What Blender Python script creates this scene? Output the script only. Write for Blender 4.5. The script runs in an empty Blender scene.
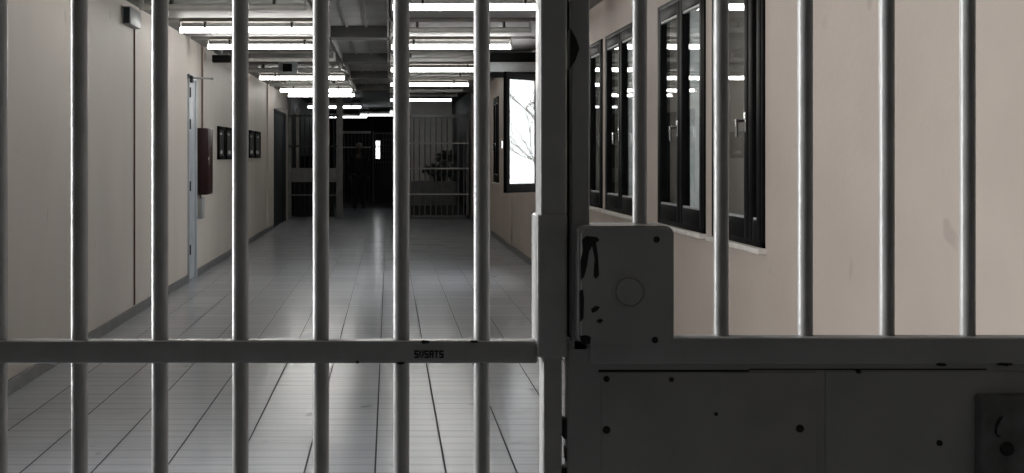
import bpy, bmesh, math, random
from mathutils import Vector, Matrix
random.seed(7)
sc = bpy.context.scene
COL = sc.collection

# ------------------------------------------------------------------ camera
F = 1050.0            # focal length in pixels of the 1024 x 473 frame
H = 1.5               # eye height
VX, VY = 389.0, 156.0 # vanishing point of the corridor in the photograph
cam_d = bpy.data.cameras.new('camera')
cam_d.sensor_fit = 'HORIZONTAL'
cam_d.sensor_width = 36.0
cam_d.lens = 36.0 * F / 1024.0
cam_d.shift_x = (512 - VX) / 1024.0
cam_d.shift_y = -(236.5 - VY) / 1024.0
cam_d.clip_start = 0.05
cam_d.clip_end = 300
cam = bpy.data.objects.new('camera', cam_d)
cam.location = (0, 0, H)
cam.rotation_euler = (math.pi / 2, 0, 0)
COL.objects.link(cam)
sc.camera = cam

# ------------------------------------------------------------------ world, daylight, exposure
w = bpy.data.worlds.new('overcast_sky')
sc.world = w
w.use_nodes = True
bg = w.node_tree.nodes['Background']
bg.inputs['Color'].default_value = (0.97, 0.98, 1.0, 1)
bg.inputs['Strength'].default_value = 14.0
vs = sc.view_settings
vs.view_transform = 'Standard'
vs.look = 'None'
vs.gamma = 1
vs.use_curve_mapping = False
vs.exposure = 0.0
TUBE_NEAR = 19.0      # radiance of the fluorescent tubes
TUBE_FAR = 6.5

def portal(name, loc, rot, sx, sy):
    l = bpy.data.lights.new(name, 'AREA')
    l.shape = 'RECTANGLE'
    l.size = sx
    l.size_y = sy
    l.cycles.is_portal = True
    o = bpy.data.objects.new(name, l)
    o.location = loc
    o.rotation_euler = rot
    COL.objects.link(o)

# daylight through the big window in the left wall beside the gate, and the open casement
LWIN = (1.60, 4.0, .65, 2.65)
OWIN = (12.30, 13.55, 1.02, 2.57)
portal('daylight_left_window', (-2.7, (LWIN[0]+LWIN[1])/2, (LWIN[2]+LWIN[3])/2), (0, -math.pi/2, 0), LWIN[3]-LWIN[2], LWIN[1]-LWIN[0])
portal('daylight_open_casement', (2.26, (OWIN[0]+OWIN[1])/2, (OWIN[2]+OWIN[3])/2), (0, math.pi/2, 0), OWIN[3]-OWIN[2], OWIN[1]-OWIN[0])

# ------------------------------------------------------------------ helpers
def X(px, y): return (px - VX) * y / F
def Z(py, y): return H - (py - VY) * y / F

class MB:
    def __init__(self): self.bm = bmesh.new()
    def box(self, x0, x1, y0, y1, z0, z1, bev=0.0, seg=2):
        b = bmesh.new()
        bmesh.ops.create_cube(b, size=1)
        sx, sy, sz = abs(x1-x0), abs(y1-y0), abs(z1-z0)
        for v in b.verts:
            v.co = Vector(((x0+x1)/2 + v.co.x*sx, (y0+y1)/2 + v.co.y*sy, (z0+z1)/2 + v.co.z*sz))
        if bev > 0:
            bmesh.ops.bevel(b, geom=list(b.edges), offset=min(bev, sx*.45, sy*.45, sz*.45), segments=seg, affect='EDGES', profile=.5)
        self._add(b)
        return self
    def _add(self, b, M=None):
        if M is not None: bmesh.ops.transform(b, matrix=M, verts=b.verts)
        me = bpy.data.meshes.new('tmp')
        b.to_mesh(me); b.free()
        self.bm.from_mesh(me)
        bpy.data.meshes.remove(me)
    def cyl(self, p0, p1, r, r2=None, seg=16, caps=True):
        p0, p1 = Vector(p0), Vector(p1)
        d = p1 - p0
        b = bmesh.new()
        bmesh.ops.create_cone(b, cap_ends=caps, segments=seg, radius1=r, radius2=r if r2 is None else r2, depth=d.length)
        q = d.normalized().to_track_quat('Z', 'Y')
        self._add(b, Matrix.Translation((p0+p1)/2) @ q.to_matrix().to_4x4())
        return self
    def sph(self, c, r, sx=1, sy=1, sz=1, u=16, v=10):
        b = bmesh.new()
        bmesh.ops.create_uvsphere(b, u_segments=u, v_segments=v, radius=r)
        self._add(b, Matrix.Translation(Vector(c)) @ Matrix.Diagonal((sx, sy, sz, 1)))
        return self
    def torus(self, c, R, r, axis='Y', n=32, m=8):
        b = bmesh.new()
        rings = []
        for i in range(n):
            a = 2*math.pi*i/n
            ring = []
            for j in range(m):
                t = 2*math.pi*j/m
                rr = R + r*math.cos(t)
                ring.append(b.verts.new((rr*math.cos(a), r*math.sin(t), rr*math.sin(a))))
            rings.append(ring)
        for i in range(n):
            for j in range(m):
                b.faces.new((rings[i][j], rings[(i+1) % n][j], rings[(i+1) % n][(j+1) % m], rings[i][(j+1) % m]))
        bmesh.ops.recalc_face_normals(b, faces=b.faces)
        self._add(b, Matrix.Translation(Vector(c)))
        return self
    def prism(self, pts, y0, y1):
        """outline in x,z pushed from y0 to y1"""
        b = bmesh.new()
        A = [b.verts.new((p[0], y0, p[1])) for p in pts]
        B = [b.verts.new((p[0], y1, p[1])) for p in pts]
        n = len(pts)
        b.faces.new(A); b.faces.new(list(reversed(B)))
        for i in range(n):
            b.faces.new((A[i], B[i], B[(i+1) % n], A[(i+1) % n]))
        bmesh.ops.recalc_face_normals(b, faces=b.faces)
        self._add(b)
        return self
    def build(self, name, m, parent=None, smooth=True, loc=None):
        me = bpy.data.meshes.new(name)
        if loc is not None: bmesh.ops.translate(self.bm, verts=self.bm.verts, vec=-Vector(loc))
        self.bm.to_mesh(me); self.bm.free()
        if m is not None: me.materials.append(m)
        if smooth:
            me.shade_smooth()
            try: me.set_sharp_from_angle(angle=math.radians(35))
            except Exception: pass
        o = bpy.data.objects.new(name, me)
        COL.objects.link(o)
        if loc is not None and parent is None: o.location = loc
        if parent is not None: o.parent = parent
        return o

def tag(o, label=None, cat=None, group=None, kind=None):
    if label: o['label'] = label
    if cat: o['category'] = cat
    if group: o['group'] = group
    if kind: o['kind'] = kind
    return o
def empty(name, loc=(0, 0, 0), rz=0.0):
    o = bpy.data.objects.new(name, None)
    o.empty_display_size = .1
    o.location = loc
    o.rotation_euler = (0, 0, rz)
    COL.objects.link(o)
    return o
def copy_tree(o, parent=None):
    c = o.copy()
    COL.objects.link(c)
    if parent is not None: c.parent = parent
    for ch in list(o.children): copy_tree(ch, c)
    return c

# ------------------------------------------------------------------ materials
def newmat(name):
    m = bpy.data.materials.new(name)
    m.use_nodes = True
    nt = m.node_tree
    return m, nt, nt.nodes['Principled BSDF']
def mixcol(nt, fac, a, b, mode='MIX'):
    n = nt.nodes.new('ShaderNodeMix')
    n.data_type = 'RGBA'
    n.blend_type = mode
    for s, v in ((n.inputs[0], fac), (n.inputs[6], a), (n.inputs[7], b)):
        if hasattr(v, 'is_output'): nt.links.new(v, s)
        elif isinstance(v, (int, float)): s.default_value = v
        else: s.default_value = (*v, 1)
    return n.outputs[2]
def mat(name, c1, c2=None, scale=6.0, rough=.5, metal=0.0, bump=0.0, bscale=40.0, detail=4, lo=.35, hi=.65, spec=.5, stretch=None):
    m, nt, p = newmat(name)
    c2 = c2 or tuple(v*.85 for v in c1)
    tc = nt.nodes.new('ShaderNodeTexCoord')
    vec = tc.outputs['Object']
    if stretch:
        mp = nt.nodes.new('ShaderNodeMapping')
        mp.inputs['Scale'].default_value = stretch
        nt.links.new(vec, mp.inputs['Vector']); vec = mp.outputs['Vector']
    no = nt.nodes.new('ShaderNodeTexNoise')
    no.inputs['Scale'].default_value = scale
    no.inputs['Detail'].default_value = detail
    nt.links.new(vec, no.inputs['Vector'])
    mr = nt.nodes.new('ShaderNodeMapRange')
    mr.inputs[1].default_value = lo; mr.inputs[2].default_value = hi
    nt.links.new(no.outputs[0], mr.inputs[0])
    nt.links.new(mixcol(nt, mr.outputs[0], c1, c2), p.inputs['Base Color'])
    p.inputs['Roughness'].default_value = rough
    p.inputs['Metallic'].default_value = metal
    p.inputs['Specular IOR Level'].default_value = spec
    if bump > 0:
        nb = nt.nodes.new('ShaderNodeTexNoise')
        nb.inputs['Scale'].default_value = bscale
        nt.links.new(tc.outputs['Object'], nb.inputs['Vector'])
        bp = nt.nodes.new('ShaderNodeBump')
        bp.inputs['Strength'].default_value = bump
        bp.inputs['Distance'].default_value = .01
        nt.links.new(nb.outputs[0], bp.inputs['Height'])
        nt.links.new(bp.outputs[0], p.inputs['Normal'])
    return m

M = {}
M['wall'] = mat('beige_wall_paint', (.415, .352, .303), (.375, .316, .27), 1.6, .6, bump=.12, bscale=30)
M['wall_left'] = mat('greyed_beige_wall_paint', (.54, .495, .445), (.48, .44, .395), 1.3, .6, bump=.12, bscale=30, stretch=(1, 1, .35))
def scuffs(m):
    nt = m.node_tree; p = nt.nodes['Principled BSDF']
    src = p.inputs['Base Color'].links[0].from_socket
    tc = nt.nodes.new('ShaderNodeTexCoord')
    mk = None
    for sc_, st, lo in ((5.0, (1, 1, 1), .735), (2.6, (1, 2.2, .9), .725)):
        mp = nt.nodes.new('ShaderNodeMapping'); mp.inputs['Scale'].default_value = st; mp.inputs['Rotation'].default_value = (.6, 0, 0)
        nt.links.new(tc.outputs['Object'], mp.inputs[0])
        n = nt.nodes.new('ShaderNodeTexNoise'); n.inputs['Scale'].default_value = sc_; n.inputs['Detail'].default_value = 1.5
        nt.links.new(mp.outputs[0], n.inputs['Vector'])
        q = nt.nodes.new('ShaderNodeMapRange'); q.inputs[1].default_value = lo; q.inputs[2].default_value = lo+.04; q.inputs[4].default_value = .35
        nt.links.new(n.outputs[0], q.inputs[0])
        src = mixcol(nt, q.outputs[0], src, (.2, .18, .16))
    nt.links.new(src, p.inputs['Base Color'])
scuffs(M['wall']); scuffs(M['wall_left'])
M['soffit'] = mat('grey_ceiling_panel', (.21, .205, .195), (.17, .165, .16), 3, .6)
M['slab'] = mat('grey_concrete', (.30, .30, .29), (.24, .24, .235), 3, .8)
M['beam'] = mat('dark_concrete_beam', (.10, .10, .098), (.08, .08, .078), 3, .8)
M['base'] = mat('grey_baseboard', (.14, .14, .14), (.10, .10, .10), 8, .4)
M['paint'] = mat('grey_gate_enamel', (.46, .455, .44), (.40, .395, .38), 22, .22, bump=.10, bscale=55)
M['sheet'] = mat('grey_sheet_enamel', (.44, .435, .42), (.37, .365, .355), 9, .42, bump=.12, bscale=28)
M['chip'] = mat('bare_black_metal', (.012, .011, .011), (.02, .018, .017), 40, .7)
M['hole'] = mat('black_rubber', (.006, .006, .006), None, 10, .9, spec=.1)
M['black'] = mat('black_gloss_paint', (.004, .004, .0045), (.006, .006, .006), 10, .45, spec=.04)
M['far_black'] = mat('black_paint_and_hall_dark', (.02, .02, .021), None, 6, .6, spec=.2)  # own black of far things; also carries the far hall's darkness
M['far_grey'] = mat('dark_grey_paint', (.14, .14, .14), (.11, .11, .11), 6, .6, spec=.2)
M['far_door'] = mat('dark_blue_grey_paint', (.03, .033, .038), None, 6, .6, spec=.1)
M['far_pale'] = mat('pale_grey_paint', (.42, .41, .39), None, 6, .6)
M['bounce_damper'] = mat('bounce_damping_dark_grey', (.23, .215, .20), None, 2, .7)  # dark tone added to unseen walls to cut bounce light on the bars
M['sill'] = mat('pale_stone_sill', (.62, .58, .52), (.5, .47, .43), 14, .45)
M['door'] = mat('blue_grey_door_paint', (.42, .45, .48), (.36, .39, .42), 5, .4)
M['black_flat'] = mat('black_matt_frame', (.003, .003, .003), None, 10, .9, spec=0.0)
M['sheet_dark'] = mat('dark_enamel', (.20, .195, .19), (.12, .118, .115), 30, .5)  # darker, mottled enamel of the low lock case
M['red'] = mat('dark_red_enamel', (.024, .007, .007), (.02, .006, .006), 12, .4, spec=.3)
M['chrome'] = mat('brushed_metal', (.75, .75, .74), (.6, .6, .6), 30, .22, metal=1)
M['housing'] = mat('cream_lamp_housing', (.16, .145, .13), (.13, .12, .11), 10, .6)
M['brown'] = mat('brown_conduit', (.13, .075, .055), None, 20, .5)
M['greybox'] = mat('grey_plastic', (.33, .34, .34), None, 20, .5)
M['paper'] = mat('printed_paper', (.55, .54, .5), (.05, .05, .05), 9, .6, lo=.45, hi=.55)
M['bark'] = mat('grey_bark', (.10, .10, .098), None, 9, .9)
M['leaf'] = mat('dark_leaf', (.012, .022, .016), None, 9, .5)
M['cloth'] = mat('black_uniform_cloth', (.010, .010, .012), None, 30, .9)
M['skin'] = mat('skin', (.10, .06, .045), None, 30, .6)
M['hair'] = mat('rim_lit_grey_hair', (.22, .20, .18), None, 60, .35)  # rim light on top of the head put into this paler grey
M['off_tube'] = mat('unlit_glass_tube', (.55, .54, .5), None, 10, .25)

def emis(name, c, s):
    m, nt, p = newmat(name)
    p.inputs['Base Color'].default_value = (.8, .8, .8, 1)
    p.inputs['Emission Color'].default_value = (*c, 1)
    p.inputs['Emission Strength'].default_value = s
    return m
M['tube'] = emis('lit_fluorescent_tube', (1.0, .975, .93), TUBE_NEAR)
M['tube_far'] = emis('dim_fluorescent_tube', (.95, .98, 1.0), TUBE_FAR)
M['lit_window'] = emis('daylit_frosted_pane', (.95, .98, 1.0), 5.0)

def translucent_backing():
    m = mat('grey_translucent_backing', (.32, .32, .31), (.24, .24, .235), 4, .7, stretch=(1, 1, 6))
    nt = m.node_tree
    p = nt.nodes['Principled BSDF']; out = nt.nodes['Material Output']
    tl = nt.nodes.new('ShaderNodeBsdfTranslucent'); tl.inputs[0].default_value = (.15, .15, .148, 1)
    ad = nt.nodes.new('ShaderNodeAddShader')
    nt.links.new(p.outputs[0], ad.inputs[0]); nt.links.new(tl.outputs[0], ad.inputs[1]); nt.links.new(ad.outputs[0], out.inputs['Surface'])
    return m
M['backing'] = translucent_backing()
def glass(name, ior, tint=(.9, .93, .93)):
    m, nt, p = newmat(name)
    nt.nodes.remove(p)
    out = nt.nodes['Material Output']
    tr = nt.nodes.new('ShaderNodeBsdfTransparent'); tr.inputs[0].default_value = (*tint, 1)
    gl = nt.nodes.new('ShaderNodeBsdfGlossy'); gl.inputs['Roughness'].default_value = .02
    fr = nt.nodes.new('ShaderNodeFresnel'); fr.inputs['IOR'].default_value = ior
    mx = nt.nodes.new('ShaderNodeMixShader')
    # the same reflectance on both sides of the pane
    ge = nt.nodes.new('ShaderNodeNewGeometry'); mr = nt.nodes.new('ShaderNodeMapRange')
    mr.inputs[3].default_value = ior; mr.inputs[4].default_value = 1/ior
    nt.links.new(ge.outputs['Backfacing'], mr.inputs[0]); nt.links.new(mr.outputs[0], fr.inputs['IOR'])
    nt.links.new(fr.outputs[0], mx.inputs[0]); nt.links.new(tr.outputs[0], mx.inputs[1]); nt.links.new(gl.outputs[0], mx.inputs[2])
    nt.links.new(mx.outputs[0], out.inputs['Surface'])
    return m
M['glass'] = glass('window_glass', 1.5)
M['glass_open'] = glass('double_window_glass', 1.52)

def floor_mat():
    m, nt, p = newmat('grey_glazed_floor_tiles')
    L = nt.links
    tc = nt.nodes.new('ShaderNodeTexCoord')
    sp = nt.nodes.new('ShaderNodeSeparateXYZ')
    L.new(tc.outputs['Object'], sp.inputs[0])
    def math_(op, a, b=None, c=None):
        n = nt.nodes.new('ShaderNodeMath'); n.operation = op
        for i, v in enumerate((a, b, c)):
            if v is None: continue
            if hasattr(v, 'is_output'): L.new(v, n.inputs[i])
            else: n.inputs[i].default_value = v
        return n.outputs[0]
    def line(coord, off, period, width):
        u = math_('FRACT', math_('DIVIDE', math_('SUBTRACT', coord, off), period))
        d = math_('MULTIPLY', math_('MINIMUM', u, math_('SUBTRACT', 1.0, u)), period)
        mr = nt.nodes.new('ShaderNodeMapRange')
        mr.interpolation_type = 'SMOOTHSTEP'
        mr.inputs[1].default_value = width*.5; mr.inputs[2].default_value = width*1.3
        mr.inputs[3].default_value = 1; mr.inputs[4].default_value = 0
        L.new(d, mr.inputs[0])
        return mr.outputs[0]
    lx = line(sp.outputs[0], -.066, .336, .0058)
    ly = line(sp.outputs[1], .44, .63, .006)
    lf = line(sp.outputs[1], .44, .126, .010)
    # per tile tone
    ix = math_('FLOOR', math_('DIVIDE', math_('SUBTRACT', sp.outputs[0], -.066), .336))
    iy = math_('FLOOR', math_('DIVIDE', math_('SUBTRACT', sp.outputs[1], .44), .63))
    cb = nt.nodes.new('ShaderNodeCombineXYZ'); L.new(ix, cb.inputs[0]); L.new(iy, cb.inputs[1])
    wn = nt.nodes.new('ShaderNodeTexWhiteNoise'); wn.noise_dimensions = '2D'; L.new(cb.outputs[0], wn.inputs['Vector'])
    base = mixcol(nt, wn.outputs['Value'], (.36, .378, .405), (.40, .418, .445))
    mp = nt.nodes.new('ShaderNodeMapping'); mp.inputs['Scale'].default_value = (1.2, 26, 1)
    L.new(tc.outputs['Object'], mp.inputs[0])
    ns = nt.nodes.new('ShaderNodeTexNoise'); ns.inputs['Scale'].default_value = 1.6; ns.inputs['Detail'].default_value = 3
    L.new(mp.outputs[0], ns.inputs['Vector'])
    mr = nt.nodes.new('ShaderNodeMapRange'); mr.inputs[1].default_value = .42; mr.inputs[2].default_value = .7
    L.new(ns.outputs[0], mr.inputs[0])
    base = mixcol(nt, math_('MULTIPLY', mr.outputs[0], .28), base, (.22, .225, .235))
    base = mixcol(nt, math_('MULTIPLY', lf, .28), base, (.12, .12, .125))
    base = mixcol(nt, math_('MULTIPLY', ly, .55), base, (.06, .06, .065))
    base = mixcol(nt, math_('MULTIPLY', lx, .92), base, (.028, .028, .032))
    # small scuffs
    n2 = nt.nodes.new('ShaderNodeTexNoise'); n2.inputs['Scale'].default_value = 5; n2.inputs['Detail'].default_value = 2
    L.new(tc.outputs['Object'], n2.inputs['Vector'])
    m2 = nt.nodes.new('ShaderNodeMapRange'); m2.inputs[1].default_value = .70; m2.inputs[2].default_value = .78
    L.new(n2.outputs[0], m2.inputs[0])
    base = mixcol(nt, math_('MULTIPLY', m2.outputs[0], .5), base, (.1, .1, .1))
    L.new(base, p.inputs['Base Color'])
    joint = math_('MAXIMUM', lx, math_('MULTIPLY', ly, .6))
    L.new(math_('MULTIPLY_ADD', joint, .6, .20), p.inputs['Roughness'])
    L.new(math_('MULTIPLY_ADD', joint, -.45, .5), p.inputs['Specular IOR Level'])
    hgt = math_('SUBTRACT', math_('MULTIPLY', ns.outputs[0], .25), math_('MULTIPLY', ly, .2))
    bp = nt.nodes.new('ShaderNodeBump'); bp.inputs['Strength'].default_value = .12; bp.inputs['Distance'].default_value = .004
    L.new(hgt, bp.inputs['Height']); L.new(bp.outputs[0], p.inputs['Normal'])
    return m
M['floor'] = floor_mat()

# ------------------------------------------------------------------ room shell
XL, XR = -2.40, 1.95
ZC, ZS = 3.06, 2.92          # slab and lowered side panels
Y0, YP, YE, YF = -3.0, 25.0, 30.3, 44.0   # room behind the camera, far partition, end of pale floor, very end
def struct(name, mb, m, smooth=False):
    return tag(mb.build(name, m, smooth=smooth), kind='structure')

struct('floor', MB().box(XL-.25, XR+.25, Y0, YE, -.1, 0), M['floor'])
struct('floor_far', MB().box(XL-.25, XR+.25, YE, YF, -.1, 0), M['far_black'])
def wall(name, x0, x1, y0, y1, holes, m):
    """wall along y with rectangular openings (y0, y1, z0, z1), one mesh"""
    mb = MB()
    cur = y0
    for a, b, c, d in sorted(holes):
        mb.box(x0, x1, cur, a, 0, ZC)
        if c > 0: mb.box(x0, x1, a, b, 0, c)
        mb.box(x0, x1, a, b, d, ZC)
        cur = b
    mb.box(x0, x1, cur, y1, 0, ZC)
    return struct(name, mb, m)
WZ0, WZ1 = 1.02, 2.57
# the windows of the right wall: (near end, far end, split between the two leaves)
WINS = [(5.44, 6.31, 5.66), (6.46, 7.58, 7.00), (8.17, 9.42, 8.80), (9.58, 10.75, 10.15), OWIN[:2] + (12.85,), (18.6, 19.5, 19.05)]
wall('wall_right_near', XR, XR+.28, Y0, 3.0, [], M['bounce_damper'])  # unseen stretch, darkened to keep bounce off the bars' right sides
wall('wall_right', XR, XR+.28, 3.0, YP, [(a, b, WZ0, WZ1) for a, b, _ in WINS], M['wall'])
DOOR1 = (12.50, 13.02, 0, 2.48)
DOOR2 = (21.7, 24.2, 0, 2.48)
wall('wall_left_near', XL-.28, XL, Y0, 1.35, [], M['bounce_damper'])
wall('wall_left', XL-.28, XL, 1.35, YP, [LWIN, DOOR1, DOOR2], M['wall_left'])
struct('wall_back', MB().box(XL-.28, XR+.28, Y0-.2, Y0, 0, ZC), M['bounce_damper'])
struct('wall_right_far', MB().box(XR, XR+.28, YP, YF, 0, ZC), M['far_black'])  # far hall's darkness put into near-black walls and floor
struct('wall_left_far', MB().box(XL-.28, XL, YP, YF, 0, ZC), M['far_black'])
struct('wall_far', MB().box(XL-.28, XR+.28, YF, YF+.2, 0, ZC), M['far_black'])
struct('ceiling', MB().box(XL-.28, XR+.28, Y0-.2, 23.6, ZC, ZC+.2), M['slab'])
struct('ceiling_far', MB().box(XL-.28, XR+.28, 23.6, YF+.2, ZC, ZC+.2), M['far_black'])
ROW0, DROW = 9.23, 1.68
mb = MB()
bb = MB()
for k in range(-7, 9):
    y = ROW0 + DROW*k
    for x0, x1 in ((XL, -.72), (0.0, XR)):
        mb.box(x0, x1, y+.13, min(y+DROW-.13, 23.6), ZS, ZS+.05)
    if k % 2 == 0:
        bb.box(-.72, 0.0, y-.02, y+.28, ZS, ZC)
mb.box(-.74, -.70, Y0, 23.6, ZS, ZC).box(-.02, .02, Y0, 23.6, ZS, ZC)
struct('trim_1', mb, M['soffit'])
struct('trim_2', bb, M['beam'])
tr3 = MB()
for x in (-.50, -.27):
    tr3.box(x-.015, x+.015, Y0, 23.6, ZC-.02, ZC)
struct('trim_3', tr3, M['soffit'])
mb = MB()
mb.box(XL, XL+.02, Y0, DOOR1[0], 0, .09, .004).box(XL, XL+.02, DOOR1[1], DOOR2[0], 0, .09, .004)
struct('baseboard_left', mb, M['base'])
struct('baseboard_right', MB().box(XR-.02, XR, Y0, YP, 0, .09, .004), M['base'])
# shallow pilasters on the right wall between the far windows
struct('trim_4', MB().box(XR-.03, XR, 16.6, 17.5, .09, ZS, .006).box(XR-.03, XR, 20.6, 21.4, .09, ZS, .006), M['wall'])
struct('trim_5', MB().box(XL, XL+.03, 20.6, 21.6, .09, ZS, .006), M['wall_left'])

# ------------------------------------------------------------------ windows of the right wall
def leaf_parts(parent, L, z0, z1, gm, handle_at=None, bead=None, fmat=None):
    """a casement leaf in its own frame: runs along -y from the origin, faces -x"""
    fr = MB()
    s, d = .065, .055
    fr.box(-d/2, d/2, -s, 0, z0, z1, .006).box(-d/2, d/2, -L, -L+s, z0, z1, .006)
    fr.box(-d/2, d/2, -L+s*.9, -s*.9, z0, z0+.11, .006).box(-d/2, d/2, -L+s*.9, -s*.9, z1-.085, z1, .006)
    o = fr.build('casement_frame', fmat or M['black'], parent)
    g = MB().box(-.003, .003, -L+s*.8, -s*.8, z0+.10, z1-.075).build('pane', gm, o, smooth=False)
    bd = MB()
    bd.box(-.022, -.008, -L+s, -s, z0+.105, z0+.122).box(-.022, -.008, -L+s, -s, z1-.10, z1-.082)
    bd.build('glazing_bead', bead or M['greybox'], o)
    if handle_at is not None:
        hd = MB()
        y = handle_at
        hd.box(-d/2-.008, -d/2, y-.014, y+.014, 1.63, 1.74, .003)
        hd.cyl((-d/2, y, 1.69), (-d/2-.045, y, 1.69), .009)
        hd.box(-d/2-.058, -d/2-.042, y-.010, y+.010, 1.60, 1.70, .005)
        hd.build('handle', M['chrome'], o)
    return o
for i, (a, b, s) in enumerate(WINS):
    t = empty('window_%d' % (i+1), (XR, (a+b)/2, WZ0))
    tag(t, kind='structure')
    yc = (a+b)/2
    inv = Matrix.Translation((-XR, -yc, -WZ0))
    def put(o): 
        o.location = o.location + Vector((-XR, -yc, -WZ0)); return o
    fm = MB()
    e = .035
    fm.box(XR-.012, XR+.07, a, a+e, WZ0, WZ1, .004).box(XR-.012, XR+.07, b-e, b, WZ0, WZ1, .004)
    fm.box(XR-.012, XR+.07, a, b, WZ1-e, WZ1, .004).box(XR-.012, XR+.07, a, b, WZ0, WZ0+e, .004)
    put(fm.build('window_frame', M['black'], t))
    put(MB().box(XR-.045, XR+.08, a-.02, b+.02, WZ0-.03, WZ0+.001, .006).build('window_sill', M['sill'], t))
    if i != 4:
        put(MB().box(XR+.20, XR+.22, a, b, WZ0, WZ1).build('pane_backing', M['backing'], t, smooth=False))  # backing added to block the sky and give shut panes a dim grey
        for k, (q0, q1) in enumerate(((a+e*.8, s-.003), (s+.003, b-e*.8))):
            p = empty('casement', (0, 0, 0)); p.parent = t
            p.location = (0.012, q1-yc, -WZ0)
            leaf_parts(p, q1-q0, WZ0+e*.9, WZ1-e*.9, M['glass'], -(q1-q0)+.03 if k == 1 else None)
    else:
        # near leaf shut out of sight behind the gate post is left open too; far leaf stands at 45 degrees into the corridor
        for hy, ang, L, sgn in ((b-.03, 46, .68, 1),):
            p = empty('casement', (0, 0, 0)); p.parent = t
            p.location = (-.02, hy-yc, -WZ0)
            p.rotation_euler = (0, 0, -math.radians(ang))
            tag(p, 'casement standing open into the corridor with bright sky on its pane')
            leaf_parts(p, L, WZ0+.02, WZ1-.02, M['glass_open'], -L+.03, M['black_flat'], M['black_flat'])
# big window beside the gate, in the left wall (the daylight that rakes the bars)
t = empty('window_7', (XL, (LWIN[0]+LWIN[1])/2, LWIN[2])); tag(t, kind='structure')
a, b, c, d = LWIN
fm = MB()
for q in (a, (a+b)/2-.03, b-.06): fm.box(XL-.16, XL-.10, q, q+.06, c, d, .004)
fm.box(XL-.16, XL-.10, a, b, c, c+.06, .004).box(XL-.16, XL-.10, a, b, d-.06, d, .004)
o = fm.build('window_frame', M['black'], t); o.location = -t.location

# ------------------------------------------------------------------ doors in the left wall
for i, (a, b, c, d) in enumerate((DOOR1, DOOR2)):
    t = empty('door_%d' % (i+1), (XL, (a+b)/2, 0)); tag(t, kind='structure')
    off = -Vector(t.location)
    fm = MB()
    fm.box(XL-.12, XL+.025, a, a+.06, 0, d, .004).box(XL-.12, XL+.025, b-.06, b, 0, d, .004).box(XL-.12, XL+.025, a, b, d-.06, d, .004)
    o = fm.build('door_frame', M['door'] if i == 0 else M['far_door'], t); o.location = off
    lf = MB().box(XL-.06, XL+.005, a+.06, b-.06, .01, d-.06, .004).build('door_leaf', M['door'] if i == 0 else M['far_door'], t); lf.location = off
    hg = MB()
    for z in (.32, 1.08, 1.82, 2.2):
        hg.box(XL+.022, XL+.036, a+.01, a+.05, z, z+.12, .003)
    hg.box(XL, XL+.05, a+.02, a+.12, d-.10, d-.02, .004)
    o = hg.build('hinge', M['chip'], t); o.location = off
    rod = MB()
    yy = a+.16
    zz = Z(78, 12.7) if i == 0 else Z(109, 21.9)
    rod.cyl((XL, yy, zz), (XL+.27, yy, zz-.01), .011).sph((XL+.27, yy, zz-.01), .018)
    o = rod.build('door_closer_arm', M['greybox'], t); o.location = off

# ------------------------------------------------------------------ things on the left wall
# junction box with its brown conduit
yj = 9.45
t = empty('junction_box', (XL+.03, yj, Z(24, yj)))
tag(t, 'grey junction box high on the left wall near the gate', 'junction box')
def at(o, t): o.location = -Vector(t.location); return o
at(MB().box(XL+.002, XL+.075, yj, yj+.40, Z(24, yj), Z(6, yj), .006).build('box_body', M['greybox'], t), t)
at(MB().box(XL+.012, XL+.066, yj-.006, yj, Z(23, yj), Z(7, yj), .004).build('cover', M['far_door'], t), t)
t = tag(MB().cyl((XL+.0085, yj+.42, .1), (XL+.0085, yj+.42, Z(9, yj)), .0075).build('conduit', M['brown'], loc=(XL+.0085, yj+.42, .1)), 'thin brown conduit running down the left wall below the junction box', 'conduit')
# fire hose cabinet
yf = 13.06
t = empty('fire_hose_cabinet', (XL, yf+.2, Z(195, yf)))
tag(t, 'dark red fire hose cabinet on the left wall beside the narrow door', 'fire cabinet')
at(MB().box(XL+.002, XL+.13, yf+.02, yf+.42, Z(195, yf), Z(128, yf), .008).build('cabinet_body', M['red'], t), t)
fd = at(MB().box(XL+.13, XL+.142, yf+.035, yf+.405, Z(194, yf), Z(129, yf), .004).build('cabinet_door', M['red'], t), t)
MB().box(XL+.142, XL+.155, yf+.06, yf+.075, Z(165, yf), Z(157, yf), .003).build('handle', M['chrome'], fd)
at(MB().cyl((XL+.025, yf+.30, Z(128, yf)), (XL+.025, yf+.30, ZS), .013).build('supply_pipe', M['brown'], t), t)
# grey switch box under it
t = empty('switch_box', (XL, yf+.1, Z(219, yf)))
tag(t, 'small grey switch box on the wall just below the red cabinet', 'switch box')
at(MB().box(XL, XL+.07, yf+.05, yf+.22, Z(219, yf), Z(198, yf), .006).build('box_body', M['greybox'], t), t)
at(MB().cyl((XL+.03, yf+.14, Z(198, yf)), (XL+.03, yf+.14, Z(195.5, yf)), .012).build('conduit', M['brown'], t), t)
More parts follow.
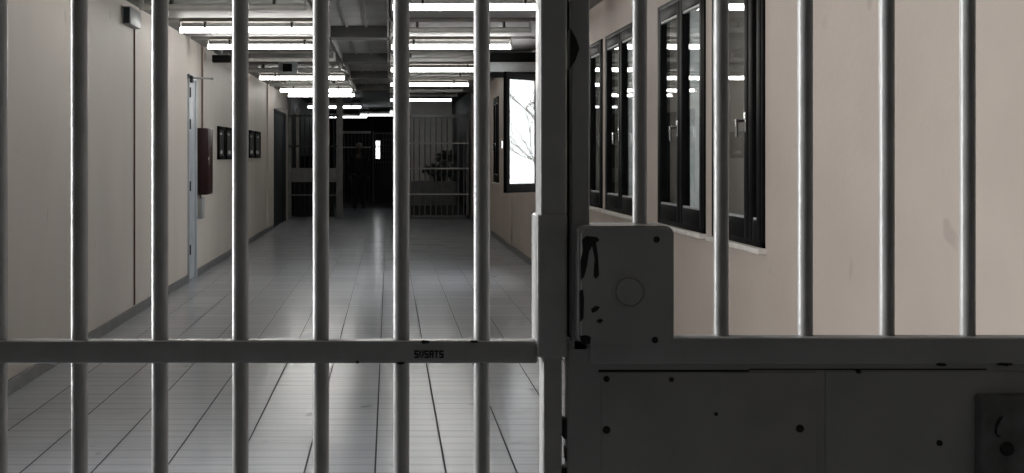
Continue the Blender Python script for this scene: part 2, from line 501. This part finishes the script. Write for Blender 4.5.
# four small black framed notices
for px0, px1, py0, py1, lab in ((217, 223, 126, 159.5, 'first black framed notice on the left wall past the red cabinet'),
                                (224.5, 231, 127, 159.5, 'second black framed notice on the left wall past the red cabinet'),
                                (248, 253, 130, 158, 'third black framed notice on the left wall, nearer of the far pair'),
                                (254, 259, 131, 158, 'fourth black framed notice on the left wall, furthest from the gate')):
    ya, yb = F*2.4/(VX-px0), F*2.4/(VX-px1)
    z0, z1 = Z(py1, ya), Z(py0, ya)
    t = empty('framed_notice', (XL, (ya+yb)/2, z0)); tag(t, lab, 'picture', 'framed notices on the left wall')
    fm = MB()
    fm.box(XL, XL+.035, ya, ya+.05, z0, z1, .004).box(XL, XL+.035, yb-.05, yb, z0, z1, .004)
    fm.box(XL, XL+.035, ya, yb, z0, z0+.05, .004).box(XL, XL+.035, ya, yb, z1-.05, z1, .004)
    at(fm.build('picture_frame', M['hole'], t), t)
    at(MB().box(XL+.001, XL+.02, ya+.045, yb-.045, z0+.045, z1-.045).build('picture', M['far_black'], t, smooth=False), t)
    at(MB().box(XL+.02, XL+.023, ya+.12, yb-.2, z0+.08, z0+.13).build('printed_strip', M['paper'], t, smooth=False), t)
    at(MB().box(XL+.02, XL+.023, ya+.12, yb-.25, z1-.12, z1-.09).build('printed_strip', M['paper'], t, smooth=False), t)

# ------------------------------------------------------------------ fluorescent lights
LEN = 1.465
def make_light(tm, name='fluorescent_light'):
    """origin at the tube's middle, tube along x"""
    t = empty(name)
    h = MB()
    h.box(-LEN/2+.02, LEN/2-.02, -.045, .045, .080, .112, .006)
    h.box(-LEN/2+.05, LEN/2-.05, -.025, .025, .112, .125)
    h.build('housing', M['housing'], t)
    MB().cyl((-LEN/2+.02, 0, 0), (LEN/2-.02, 0, 0), .029, seg=20).build('tube', tm, t)
    for s in (-1, 1):
        MB().cyl((s*(LEN/2-.022), 0, 0), (s*LEN/2, 0, 0), .031, seg=20).box(s*(LEN/2-.018)-.012, s*(LEN/2-.018)+.012, -.02, .02, 0, .09, .003).build('end_cap', M['far_pale'], t)
        MB().box(s*.45-.012, s*.45+.012, -.036, .036, .02, .09, .003).build('clip', M['chip'], t)
        MB().cyl((s*.45, 0, .09), (s*.45, 0, .25), .008, seg=8).build('hanger', M['greybox'], t)
    return t
ZT = H + 1.31
lit = make_light(M['tube'])
unlit = make_light(M['off_tube'])
dim = make_light(M['tube_far'])
used = {id(lit): 0, id(unlit): 0, id(dim): 0}
ordn = ['first', 'second', 'third', 'fourth', 'fifth', 'sixth', 'seventh', 'eighth', 'ninth', 'tenth', 'eleventh', 'twelfth']
def place_light(src, x, y, label, group, z=ZT):
    o = src if not used[id(src)] else copy_tree(src)
    used[id(src)] = 1
    o.location = (x, y, z)
    tag(o, label, 'ceiling light', group)
    return o
XLl, XRl = (-2.19-.727)/2, 1.49/2
left_state = [0, 1, 1, 0, 0, 1, 0, 1, 1]
right_state = [1, 0, 1, 0, 1, 0, 1, 0, 0]
for side, x, st in (('left', XLl, left_state), ('right', XRl, right_state)):
    n = {0: 0, 1: 0}
    for k, on in enumerate(st):
        y = ROW0 + DROW*k
        lab = '%s %s fluorescent tube light from the gate in the %s-hand row on the ceiling' % (ordn[n[on]], 'glowing' if on else 'switched-off', side)
        n[on] += 1
        place_light(lit if on else unlit, x, y, lab, '%s-hand row of ceiling tubes' % side)
# the same row goes on towards the gate, above the top of the picture
place_light(lit, XLl, ROW0-DROW, 'glowing tube light above the left wall, nearest to the gate in the left-hand row', 'left-hand row of ceiling tubes')
place_light(lit, XRl, ROW0-2*DROW, 'glowing tube light above the right wall windows, nearest to the gate in the right-hand row', 'right-hand row of ceiling tubes')
far_l = [(XLl, F*1.31/49, ZT, 'dim tube light on the left, first beyond the far barred partition'), (XLl, F*1.31/39, ZT, 'dim tube light on the left, second beyond the far barred partition'),
         (XRl, F*1.31/56, ZT, 'glowing tube light just before the far barred partition on the right'), (XRl, F*1.31/44, ZT, 'dim tube light on the right beyond the far barred partition'),
         (-.21, F*1.31/41, ZT, 'dim tube light near the middle of the far dark hall ceiling')]
for x, y, z, lab in far_l:
    place_light(dim, x, y, lab, 'tubes beyond the far partition', z)

# small ceiling boxes between the lights
t = empty('ceiling_speaker', (-1.5, 15.45, ZS-.02)); tag(t, 'black square speaker box under the ceiling between the left tubes', 'speaker')
ys = 15.45
at(MB().box(X(278, ys), X(297, ys), ys+.01, ys+.10, Z(74, ys), ZS, .006).build('bracket', M['greybox'], t), t)
at(MB().box(X(283, ys), X(292, ys), ys-.05, ys+.01, Z(71.5, ys), Z(64, ys), .004).build('speaker_box', M['hole'], t), t)
ys = 13.6
t = empty('ballast_box', (X(221, ys), ys, Z(61.5, ys))); tag(t, 'small dark box hanging under the ceiling by the left wall', 'electrical box')
at(MB().box(X(212, ys), X(230, ys), ys, ys+.12, Z(62, ys), Z(55, ys), .008).build('box_body', M['hole'], t), t)
at(MB().cyl((X(221, ys), ys+.06, Z(55, ys)), (X(221, ys), ys+.06, ZS), .012).build('hanger', M['greybox'], t), t)
# boxed-in duct above the open casement
ys = 13.9
t = empty('ceiling_duct', (1.6, ys, 2.62)); tag(t, 'boxed-in grey duct with black edges above the open window', 'duct')
at(MB().box(X(481, ys), XR, ys, ys+.5, Z(72, ys), Z(62, ys), .01).build('duct_body', M['greybox'], t), t)
at(MB().box(X(486, ys), XR, ys+.02, ys+.48, Z(62, ys), Z(52, ys), .01).build('upper_casing', M['hole'], t), t)
at(MB().box(X(492, ys), XR, ys-.01, ys+.3, Z(76, ys), Z(72, ys), .005).build('lower_edge', M['hole'], t), t)

# ------------------------------------------------------------------ bare tree outside the open casement
tb = MB()
def branch(p, d, L, r, depth):
    n = 3
    for i in range(n):
        q = p + d*(L/n)
        tb.cyl(p, q, r*(1-.25*i/n), r*(1-.25*(i+1)/n), seg=6, caps=False)
        p = q
        d = (d + Vector((random.uniform(-.18, .18), random.uniform(-.18, .18), random.uniform(-.08, .14)))).normalized()
        if depth > 0:
            for _ in range(2 if depth < 3 else 1):
                dd = (d + Vector((random.uniform(-.9, .9), random.uniform(-.9, .9), random.uniform(-.2, .5)))).normalized()
                branch(p, dd, L*random.uniform(.5, .72), r*.5, depth-1)
branch(Vector((13.0, 14.9, -1.0)), Vector((0, .03, 1)), 4.2, .085, 4)
tag(tb.build('bare_tree', M['bark']), 'bare leafless tree outside the open window of the corridor', 'tree')

# ------------------------------------------------------------------ the gate in front: left leaf of round bars
D = 1.435
def gx(px): return X(px, D)
def gz(py): return Z(py, D)
ZB, ZTOP = .06, 2.35
t = empty('barred_gate', (-.4, D, 0))
tag(t, 'pale grey steel barred gate leaf closing the left of the corridor', 'gate')
r = gx(VX+8.2)
bars = [79.5 + 80.45*k for k in range(-7, 6)]
for px in bars:
    x = gx(px)
    at(MB().cyl((x, D, ZB), (x, D, ZTOP), r, seg=28).build('bar', M['paint'], t), t)
xl = gx(bars[0]-50)
mr = yr = D-.017
at(MB().box(xl, gx(536), yr, D+.007, Z(363.6, yr), Z(341.2, yr), .003).build('middle_rail', M['paint'], t), t)
at(MB().box(xl, gx(536), D-.021, D+.021, ZB-.01, ZB+.04, .004).build('bottom_rail', M['paint'], t), t)
at(MB().box(xl, gx(536), D-.021, D+.021, ZTOP-.03, ZTOP+.02, .004).build('top_rail', M['paint'], t), t)
at(MB().box(xl-.03, xl+.012, D-.022, D+.022, 0.02, ZTOP+.03, .005).build('hinge_stile', M['paint'], t), t)
y2 = D-.022
def fx(px): return X(px, y2)
at(MB().box(fx(540.5), fx(566.5), y2, D+.028, gz(300), ZTOP+.03, .004, 3).box(fx(543.5), fx(562.8), y2+.004, D+.022, .02, gz(300), .004, 3).build('latch_stile', M['paint'], t), t)
sl = at(MB().box(X(537.5, D-.027), X(567.5, D-.027), D-.027, D+.034, Z(358, D-.027), Z(215, D-.027), .004, 3).build('stile_sleeve', M['paint'], t), t)
# worn lettering stencilled small in black on the middle rail
def letters(txt, px0, px1, py0, py1, yy):
    """blocky strokes on a 3 x 5 grid"""
    G = {'S': ['111', '100', '111', '001', '111'], 'V': ['101', '101', '101', '101', '010'], 'I': ['010', '010', '010', '010', '010'],
         'L': ['100', '100', '100', '100', '111'], 'A': ['111', '101', '111', '101', '101'], 'T': ['111', '010', '010', '010', '010']}
    mb = MB()
    n = len(txt); cw = (px1-px0)/n
    for i, ch in enumerate(txt):
        for rr in range(5):
            for cc in range(3):
                if G[ch][rr][cc] == '1':
                    a = px0+cw*i+cw*.86*cc/3; b = a+cw*.86/3+.12
                    c = py0+(py1-py0)*rr/5; d = c+(py1-py0)/5+.1
                    mb.box(gx(a), gx(b), yy-.0006, yy+.001, gz(d), gz(c))
    return mb
o = at(letters('SVSATS', 414, 443.5, 348, 355.5, D-.017).build('stencilled_lettering', M['chip'], t, smooth=False), t)
o['label'] = 'worn black lettering on the middle rail'
def blob(cx, cy, rx, ry, yy, n=14, jit=.25, scale=D):
    pts = []
    for i in range(n):
        a = 2*math.pi*i/n
        q = 1 + random.uniform(-jit, jit)
        pts.append((X(cx+rx*q*math.cos(a), scale), Z(cy+ry*q*math.sin(a), scale)))
    return pts
ch = MB()
for cx, cy, rx, ry in ((425, 342, 5, 1.6), (474, 341.6, 4, 1.3), (401, 363, 4, 1.4), (357.5, 362, 2, 1.4)):
    ch.prism(blob(cx, cy, rx, ry, 0, scale=yr), yr-.0006, yr+.002)
at(ch.build('paint_chip', M['chip'], t, smooth=False), t)

# ------------------------------------------------------------------ the gate in front: right panel with lock
t = empty('gate_panel', (.8, D, 0))
tag(t, 'grey steel gate panel with lock case, upper bars and bolted sheet below', 'gate')
for k, px in enumerate([639.2, 720.7, 804.8, 886.3, 967, 1048.5, 1130, 1211]):
    x = X(px+.5, D+.004)
    at(MB().cyl((x, D+.004, gz(352)), (x, D+.004, ZTOP), gx(VX+7.3), seg=28).build('bar', M['paint'], t), t)
xr = gx(1290)
at(MB().box(X(571.5, D-.016), X(590, D-.016), D-.016, D+.010, gz(350), ZTOP+.03, .004, 3).build('stile', M['sheet'], t), t)
at(MB().box(gx(567.6), gx(571.5), D+.002, D+.012, gz(350), ZTOP+.03, .001).build('rebate', M['chip'], t), t)
cm = MB()
cm.prism([(gx(567.5), gz(70)), (gx(573), gz(62)), (gx(577), gz(50)), (gx(574), gz(40)), (gx(568), gz(30))], D-.018, D+.005)
at(cm.build('latch_tongue', M['chip'], t), t)
at(MB().box(X(567.3, D-.016), xr, D-.016, D+.008, .03, Z(339, D-.016), .003, 3).build('sheet_panel', M['sheet'], t), t)
at(MB().box(X(590, D-.022), xr, D-.022, D+.008, Z(364, D-.022), Z(338.2, D-.022), .003, 3).build('top_rail', M['sheet'], t), t)
at(MB().box(gx(567), xr, D-.021, D+.02, ZTOP-.02, ZTOP+.03, .004).build('upper_rail', M['sheet'], t), t)
at(MB().box(xr-.02, xr+.03, D-.021, D+.024, .02, ZTOP+.03, .004).build('hinge_stile', M['sheet'], t), t)
yp = D-.0185
cp = at(MB().box(gx(599), gx(811), yp, D-.015, .3, gz(369.5), .0015).build('cover_plate', M['sheet'], t), t)
cp2 = at(MB().box(gx(820), xr-.03, yp+.0005, D-.015, .3, gz(368.5), .0015).build('cover_plate', M['sheet'], t), t)
def bolts(lst, parent, yy, name='bolt'):
    for px, py, rr in lst:
        o = MB().cyl((X(px, yy), yy+.003, Z(py, yy)), (X(px, yy), yy-.0016, Z(py, yy)), rr*yy/F, rr*.8*yy/F, seg=14).build(name, M['chip'], parent)
bolts([(606.5, 379, 3.6), (606.5, 430, 4.6), (671.5, 379.5, 2.8), (800, 428.5, 4.6), (716, 414, 2.2)], cp, yp)
bolts([(858.5, 371.5, 2.6), (939.5, 443, 3.4)], cp2, yp)
# dark seams worn along the top of the plates
sm = MB()
sm.box(gx(596), gx(745), D-.0165, D-.0155, gz(369.8), gz(367.3)).box(gx(745), gx(980), D-.0165, D-.0155, gz(367.6), gz(366.2))
sm.prism(blob(933, 361.5, 5, 1.6, 0), D-.0226, D-.02).prism(blob(995, 361.3, 8, 1.4, 0), D-.0226, D-.02)
at(sm.build('worn_seam', M['chip'], t, smooth=False), t)
# lock case
yl = D-.052
def lx(px): return X(px, yl)
def lz(py): return Z(py, yl)
x0, x1, z0, z1 = lx(579), lx(674.5), lz(345.5), lz(226)
rc = .012
pts = []
for cx, cz, a0 in ((x1-rc, z1-rc, 0), (x0+rc, z1-rc, 90), (x0+rc, z0+rc, 180), (x1-rc, z0+rc, 270)):
    for k in range(6):
        a = math.radians(a0 + 90*k/5)
        pts.append((cx+rc*math.cos(a), cz+rc*math.sin(a)))
lk = MB().prism(pts, yl, D+.018)
be = [e for e in lk.bm.edges if all(abs(v.co.y-yl) < 1e-5 for v in e.verts)]
bmesh.ops.bevel(lk.bm, geom=be, offset=.0035, segments=3, affect='EDGES')
lk = at(lk.build('lock_case', M['sheet'], t), t)
MB().cyl((lx(629), yl+.002, lz(291.5)), (lx(629), yl-.0022, lz(291.5)), 14.2*yl/F, 13.2*yl/F, seg=36).torus((lx(629), yl-.0005, lz(291.5)), 15.5*yl/F, .0016).build('keyhole_cover', M['sheet'], lk)
bolts([(656.5, 239.5, 3.8), (655, 340, 3.8), (588, 341, 3.0)], lk, yl, 'screw')
cc = MB()
def lpoly(p): return [(lx(a), lz(b)) for a, b in p]
for p in ([(582, 240), (586, 236), (597, 237), (599.5, 240), (596, 243), (598, 256), (599, 275), (596, 279), (593.5, 276), (594.5, 258), (592, 246), (589, 252), (587, 266), (584, 277), (581, 280), (580.5, 262), (583, 250)],
          [(580, 291), (583, 289), (584, 300), (583.5, 318), (580.2, 322)],
          [(591, 309), (596, 305.5), (600, 307), (597, 311), (592, 313)],
          [(596, 321), (600, 318.5), (603.5, 320), (600, 323.5)],
          [(580, 336), (586, 335), (591, 337), (590, 344), (582, 344.5)]):
    cc.prism(lpoly(p), yl-.0006, yl+.002)
cc.build('paint_chip', M['chip'], lk, smooth=False)
# second lock case low at the right
x0, x1 = lx(989), lx(1085)
l2 = at(MB().box(x0, x1, yl+.015, D-.01, lz(520), lz(399), .006, 3).build('lock_case', M['sheet_dark'], t), t)
bolts([(1007, 449, 8.5)], l2, yl+.015, 'key_hole')
cs = MB()
cs.prism([(X(a, yl+.015), Z(b, yl+.015)) for a, b in ((995, 424), (999, 417), (1003, 416), (1001, 420), (997, 428), (997, 434), (1002, 437), (997, 437), (994, 432))], yl+.0145, yl+.017)
cs.build('paint_chip', M['chip'], l2, smooth=False)
# bolts that bridge the slit between leaf and panel
for a, b, c, d in ((562, 567.6, 437, 417), (564.5, 569, 460, 446), (561.5, 566.5, 480, 466)):
    at(MB().box(gx(a), gx(b), D-.012, D+.01, gz(c), gz(d), .002).build('latch_bolt', M['chip'], t), t)

# ------------------------------------------------------------------ far end of the corridor
# barred partition, right part
y = YP
t = empty('barred_gate', (X(436, y), y, 0)); tag(t, 'grey barred gate at the far right end of the corridor', 'gate')
x0, x1 = X(409, y), XR-.05
fm = MB()
fm.box(x0-.03, x0+.05, y-.03, y+.03, 0, ZC, .004).box(x1-.06, x1, y-.03, y+.03, 0, Z(112, y), .004)
fm.box(x0, x1, y-.03, y+.03, Z(118, y), Z(114.5, y), .004).box(x0, x1, y-.03, y+.03, .01, .09, .004)
at(fm.build('gate_frame', M['far_grey'], t), t)
n = 10
for k in range(n):
    xx = x0+.05+(x1-x0-.1)*(k+.5)/n
    at(MB().cyl((xx, y, .05), (xx, y, Z(116, y)), .016, seg=8).build('bar', M['far_grey'], t), t)
for py in (143.3, 168.5, 194.2):
    at(MB().box(x0, x1, y-.035, y-.015, Z(py+.7, y), Z(py-.7, y)).build('cross_rail', M['far_pale'], t), t)
at(MB().box(x0, x1, y+.02, y+.03, .05, Z(205.5, y)).build('kick_plate', M['far_black'], t), t)
# pale screen wall and plant behind it
struct('wall_screen', MB().box(X(409, 26.6), X(452, 26.6), 26.6, 26.75, 0, 2.9), M['far_pale'])
yq = 26.2
t = empty('potted_plant', (X(438, yq), yq, Z(178, yq))); tag(t, 'dark leafy potted plant on a ledge behind the far right gate', 'plant')
lf = MB()
for k in range(70):
    cx, cz = (X(random.uniform(423, 453), yq), Z(random.uniform(165, 175), yq)) if k < 46 else (X(random.gauss(446, 3.5), yq), Z(random.gauss(156, 3.5), yq))
    lf.sph((cx, yq+random.uniform(-.12, .12), cz), .062, random.uniform(.5, 1.3), .5, random.uniform(.4, 1.2), 8, 6)
for k in range(6): lf.cyl((X(438, yq), yq, Z(176, yq)), (X(440+k*2, yq), yq, Z(158, yq)), .01, seg=6)
at(lf.build('foliage', M['leaf'], t), t)
at(MB().cyl((X(438, yq), yq, Z(181, yq)), (X(438, yq), yq, Z(175, yq)), .10, .13).build('pot', M['far_black'], t), t)
t = tag(MB().box(X(411, yq), X(456, yq), yq-.2, yq+.2, 0, Z(181, yq), .01).build('cupboard', M['far_grey'], loc=(X(434, yq), yq, 0)), 'low grey cupboard carrying the plant behind the far right gate', 'cupboard')

# left part: black gate with a grey band across
y = YP
t = empty('barred_gate', (X(315, y), y, 0)); tag(t, 'black barred gate with a grey sheet band at the far left end of the corridor', 'gate')
x0, x1 = XL, X(343, y)
fm = MB()
fm.box(x0, x0+.08, y-.03, y+.03, 0, ZC, .004).box(x1-.16, x1, y-.03, y+.03, 0, ZC, .004)
at(fm.build('gate_frame', M['far_grey'], t), t)
for k in range(9):
    xx = x0+.1+(x1-x0-.26)*(k+.5)/9
    at(MB().cyl((xx, y, .05), (xx, y, 2.5), .014, seg=8).build('bar', M['far_black'], t), t)
at(MB().box(x0, x1-.1, y-.025, y+.01, Z(182, y), Z(168, y), .005).build('sheet_band', M['far_grey'], t), t)
for py in (116, 146.2):
    at(MB().box(x0, x1-.1, y-.03, y-.01, Z(py+1, y), Z(py-1, y)).build('cross_rail', M['far_black'], t), t)
at(MB().box(x0, x1-.1, y-.03, y-.01, Z(195.6, y), Z(194.4, y)).build('cross_rail', M['far_grey'], t), t)
t = tag(MB().box(X(296, 26.5), X(300, 26.5), 26.5, 26.6, 0, Z(108, 26.5), .008).build('door_post', M['far_pale'], loc=(X(293, 26.5), 26.5, 0)), 'pale post standing in for a lit edge behind the black gate at the far left', 'post')  # added post; its pale colour paints a lit edge behind the gate
t = empty('office_desk', (X(312, 26.2), 26.3, 0)); tag(t, 'black desk standing in the dark behind the far left gate', 'desk')
at(MB().box(XL+.05, X(335, 26), 25.9, 26.5, .96, 1.0, .006).build('desk_top', M['far_black'], t), t)
at(MB().box(XL+.08, X(333, 26), 25.95, 26.45, 0, .96, .006).build('desk_body', M['far_black'], t), t)
at(MB().box(XL+.2, X(318, 26), 26.1, 26.3, 1.0, 1.5, .02).build('monitor', M['hole'], t), t)

# second partition in the dark hall with the open grille beside it
y = 33.0
t = empty('barred_gate', (X(358, y), y, 0)); tag(t, 'black barred gate deep in the dark hall behind the standing person', 'gate')
x0, x1 = X(343, y), X(371, y)
fm = MB()
fm.box(x0-.05, x0, y-.03, y+.03, 0, 2.6).box(x1, x1+.05, y-.03, y+.03, 0, 2.6)
at(fm.build('gate_frame', M['far_black'], t), t)
for k in range(8):
    xx = x0+(x1-x0)*(k+.5)/8
    at(MB().cyl((xx, y, .02), (xx, y, Z(132, y)), .012, seg=8).build('bar', M['far_grey'], t), t)
at(MB().box(x0, x1, y-.03, y+.03, Z(133.5, y), Z(131, y)).build('top_rail', M['far_pale'], t), t)
at(MB().box(x0, x1, y-.04, y-.01, Z(148, y), Z(146.6, y)).build('cross_rail', M['far_pale'], t), t)
t = empty('barred_gate', (X(384, y), y, 0)); tag(t, 'dark grille gate with a bright slit window behind it in the far hall', 'gate')
x0, x1 = X(374, y), X(393, y)
at(MB().box(x0, x1, y-.02, y+.02, .02, Z(168, y)).build('sheet', M['far_black'], t), t)
fm = MB().box(x0-.04, x0, y-.03, y+.03, 0, 2.3).box(x1, x1+.06, y-.03, y+.03, 0, 2.3).box(x0, x1, y-.03, y+.03, Z(134, y), Z(132.5, y))
at(fm.build('gate_frame', M['far_grey'], t), t)
for k in range(7):
    xx = x0+(x1-x0)*(k+.5)/7
    at(MB().cyl((xx, y, Z(168, y)), (xx, y, Z(134, y)), .010, seg=8).build('bar', M['far_grey'], t), t)
for k in range(1, 6):
    zz = Z(168-34*k/6, y)
    at(MB().box(x0, x1, y-.02, y-.01, zz-.01, zz+.01).build('cross_rail', M['far_grey'], t), t)
# slit window of the hall (in its end wall)
y = 34.5
t = empty('window_8', (X(378, y), y, Z(158, y))); tag(t, kind='structure')
at(MB().box(X(376, y), X(379.8, y), y, y+.02, Z(158.5, y), Z(141, y)).build('pane', M['lit_window'], t, smooth=False), t)
fm = MB().box(X(375, y), X(376, y), y-.02, y+.03, Z(159.5, y), Z(140, y)).box(X(379.8, y), X(380.8, y), y-.02, y+.03, Z(159.5, y), Z(140, y))
fm.box(X(375, y), X(380.8, y), y-.02, y+.03, Z(147.6, y), Z(146.2, y))
at(fm.build('window_frame', M['far_black'], t), t)

# ------------------------------------------------------------------ person standing in the dark hall
PY = 30.0
per = empty('person', (X(359, PY), PY, 0), math.pi)
tag(per, 'person in black clothes standing in the dark at the far end of the corridor', 'person')
def skin_obj(name, verts, edges, radii, m, parent, root=0, sub=2):
    me = bpy.data.meshes.new(name)
    me.from_pydata(verts, edges, [])
    o = bpy.data.objects.new(name, me)
    COL.objects.link(o)
    o.parent = parent
    sk = o.modifiers.new('skin', 'SKIN')
    sk.use_smooth_shade = True
    if not me.skin_vertices: me.skin_vertices.new()
    for i, rr in enumerate(radii):
        v = me.skin_vertices[0].data[i]
        v.radius = rr if isinstance(rr, tuple) else (rr, rr)
        v.use_root = (i == root)
    sb = o.modifiers.new('smooth', 'SUBSURF'); sb.levels = sub; sb.render_levels = sub
    me.materials.append(m)
    return o
V = [(0, 0, .98), (0, .0, 1.12), (0, .0, 1.28), (0, .01, 1.46), (0, 0, 1.56), (0, -.01, 1.63), (0, -.02, 1.74), (0, -.01, 1.84)]
R = [(.15, .11), (.14, .10), (.16, .11), (.15, .09), (.055, .055), (.062, .07), (.075, .095), (.045, .055)]
E = [(i, i+1) for i in range(7)]
for s in (-1, 1):
    b = len(V)
    V += [(s*.10, 0, .90), (s*.115, -.015, .50), (s*.12, .02, .10), (s*.125, -.13, .04)]
    R += [.088, .058, .042, (.035, .028)]
    E += [(0, b), (b, b+1), (b+1, b+2), (b+2, b+3)]
    b = len(V)
    V += [(s*.20, .01, 1.48), (s*.26, .03, 1.18), (s*.25, -.05, .93), (s*.25, -.07, .86), (s*.25, -.08, .82)]
    R += [.062, .045, .032, (.018, .036), (.014, .036)]
    E += [(3, b), (b, b+1), (b+1, b+2), (b+2, b+3), (b+3, b+4)]
    for k, (dy, L) in enumerate(((-.032, .075), (-.010, .085), (.012, .08), (.032, .062))):
        f = len(V)
        V += [(s*.25, -.08+dy, .79), (s*.245, -.085+dy, .79-L*.5), (s*.236, -.088+dy, .79-L)]
        R += [.0095, .009, .0075]
        E += [(b+4, f), (f, f+1), (f+1, f+2)]
    f = len(V)
    V += [(s*.245, -.115, .85), (s*.238, -.128, .805)]
    R += [.011, .009]
    E += [(b+3, f), (f, f+1)]
body = skin_obj('body', V, E, R, M['skin'], per)
jk_v = [(0, 0, .92), (0, 0, 1.12), (0, 0, 1.28), (0, .01, 1.47), (0, 0, 1.56)]
jk_r = [(.19, .14), (.17, .13), (.19, .135), (.17, .11), (.07, .07)]
jk_e = [(0, 1), (1, 2), (2, 3), (3, 4)]
for s in (-1, 1):
    b = len(jk_v)
    jk_v += [(s*.205, .01, 1.48), (s*.265, .03, 1.18), (s*.255, -.05, .93)]
    jk_r += [.08, .062, .05]
    jk_e += [(3, b), (b, b+1), (b+1, b+2)]
skin_obj('jacket', jk_v, jk_e, jk_r, M['cloth'], per)
tr_v = [(0, 0, .98)]; tr_r = [(.17, .13)]; tr_e = []
for s in (-1, 1):
    b = len(tr_v)
    tr_v += [(s*.10, 0, .90), (s*.115, -.015, .50), (s*.12, .01, .08)]
    tr_r += [.108, .08, .07]
    tr_e += [(0, b), (b, b+1), (b+1, b+2)]
skin_obj('trousers', tr_v, tr_e, tr_r, M['cloth'], per)
for s in (-1, 1):
    MB().sph((s*.122, -.05, .05), .05, .95, 2.5, 1.0).build('shoe', M['cloth'], per)
hr = MB().sph((0, .005, 1.795), .098, .88, 1.08, .95, 20, 12)
bmesh.ops.delete(hr.bm, geom=[v for v in hr.bm.verts if v.co.z < 1.77 and v.co.y < .02], context='VERTS')
hr.build('hair', M['hair'], per)
fc = MB()
fc.sph((0, -.112, 1.735), .014, .8, 1.1, 1.4)
for s in (-1, 1): fc.sph((s*.08, 0, 1.745), .025, .4, .8, 1.2)
fc.build('nose_and_ears', M['skin'], body)
ey = MB()
for s in (-1, 1): ey.sph((s*.032, -.098, 1.765), .011)
ey.box(-.022, .022, -.108, -.095, 1.688, 1.694)
ey.build('eyes_and_mouth', M['chip'], body)
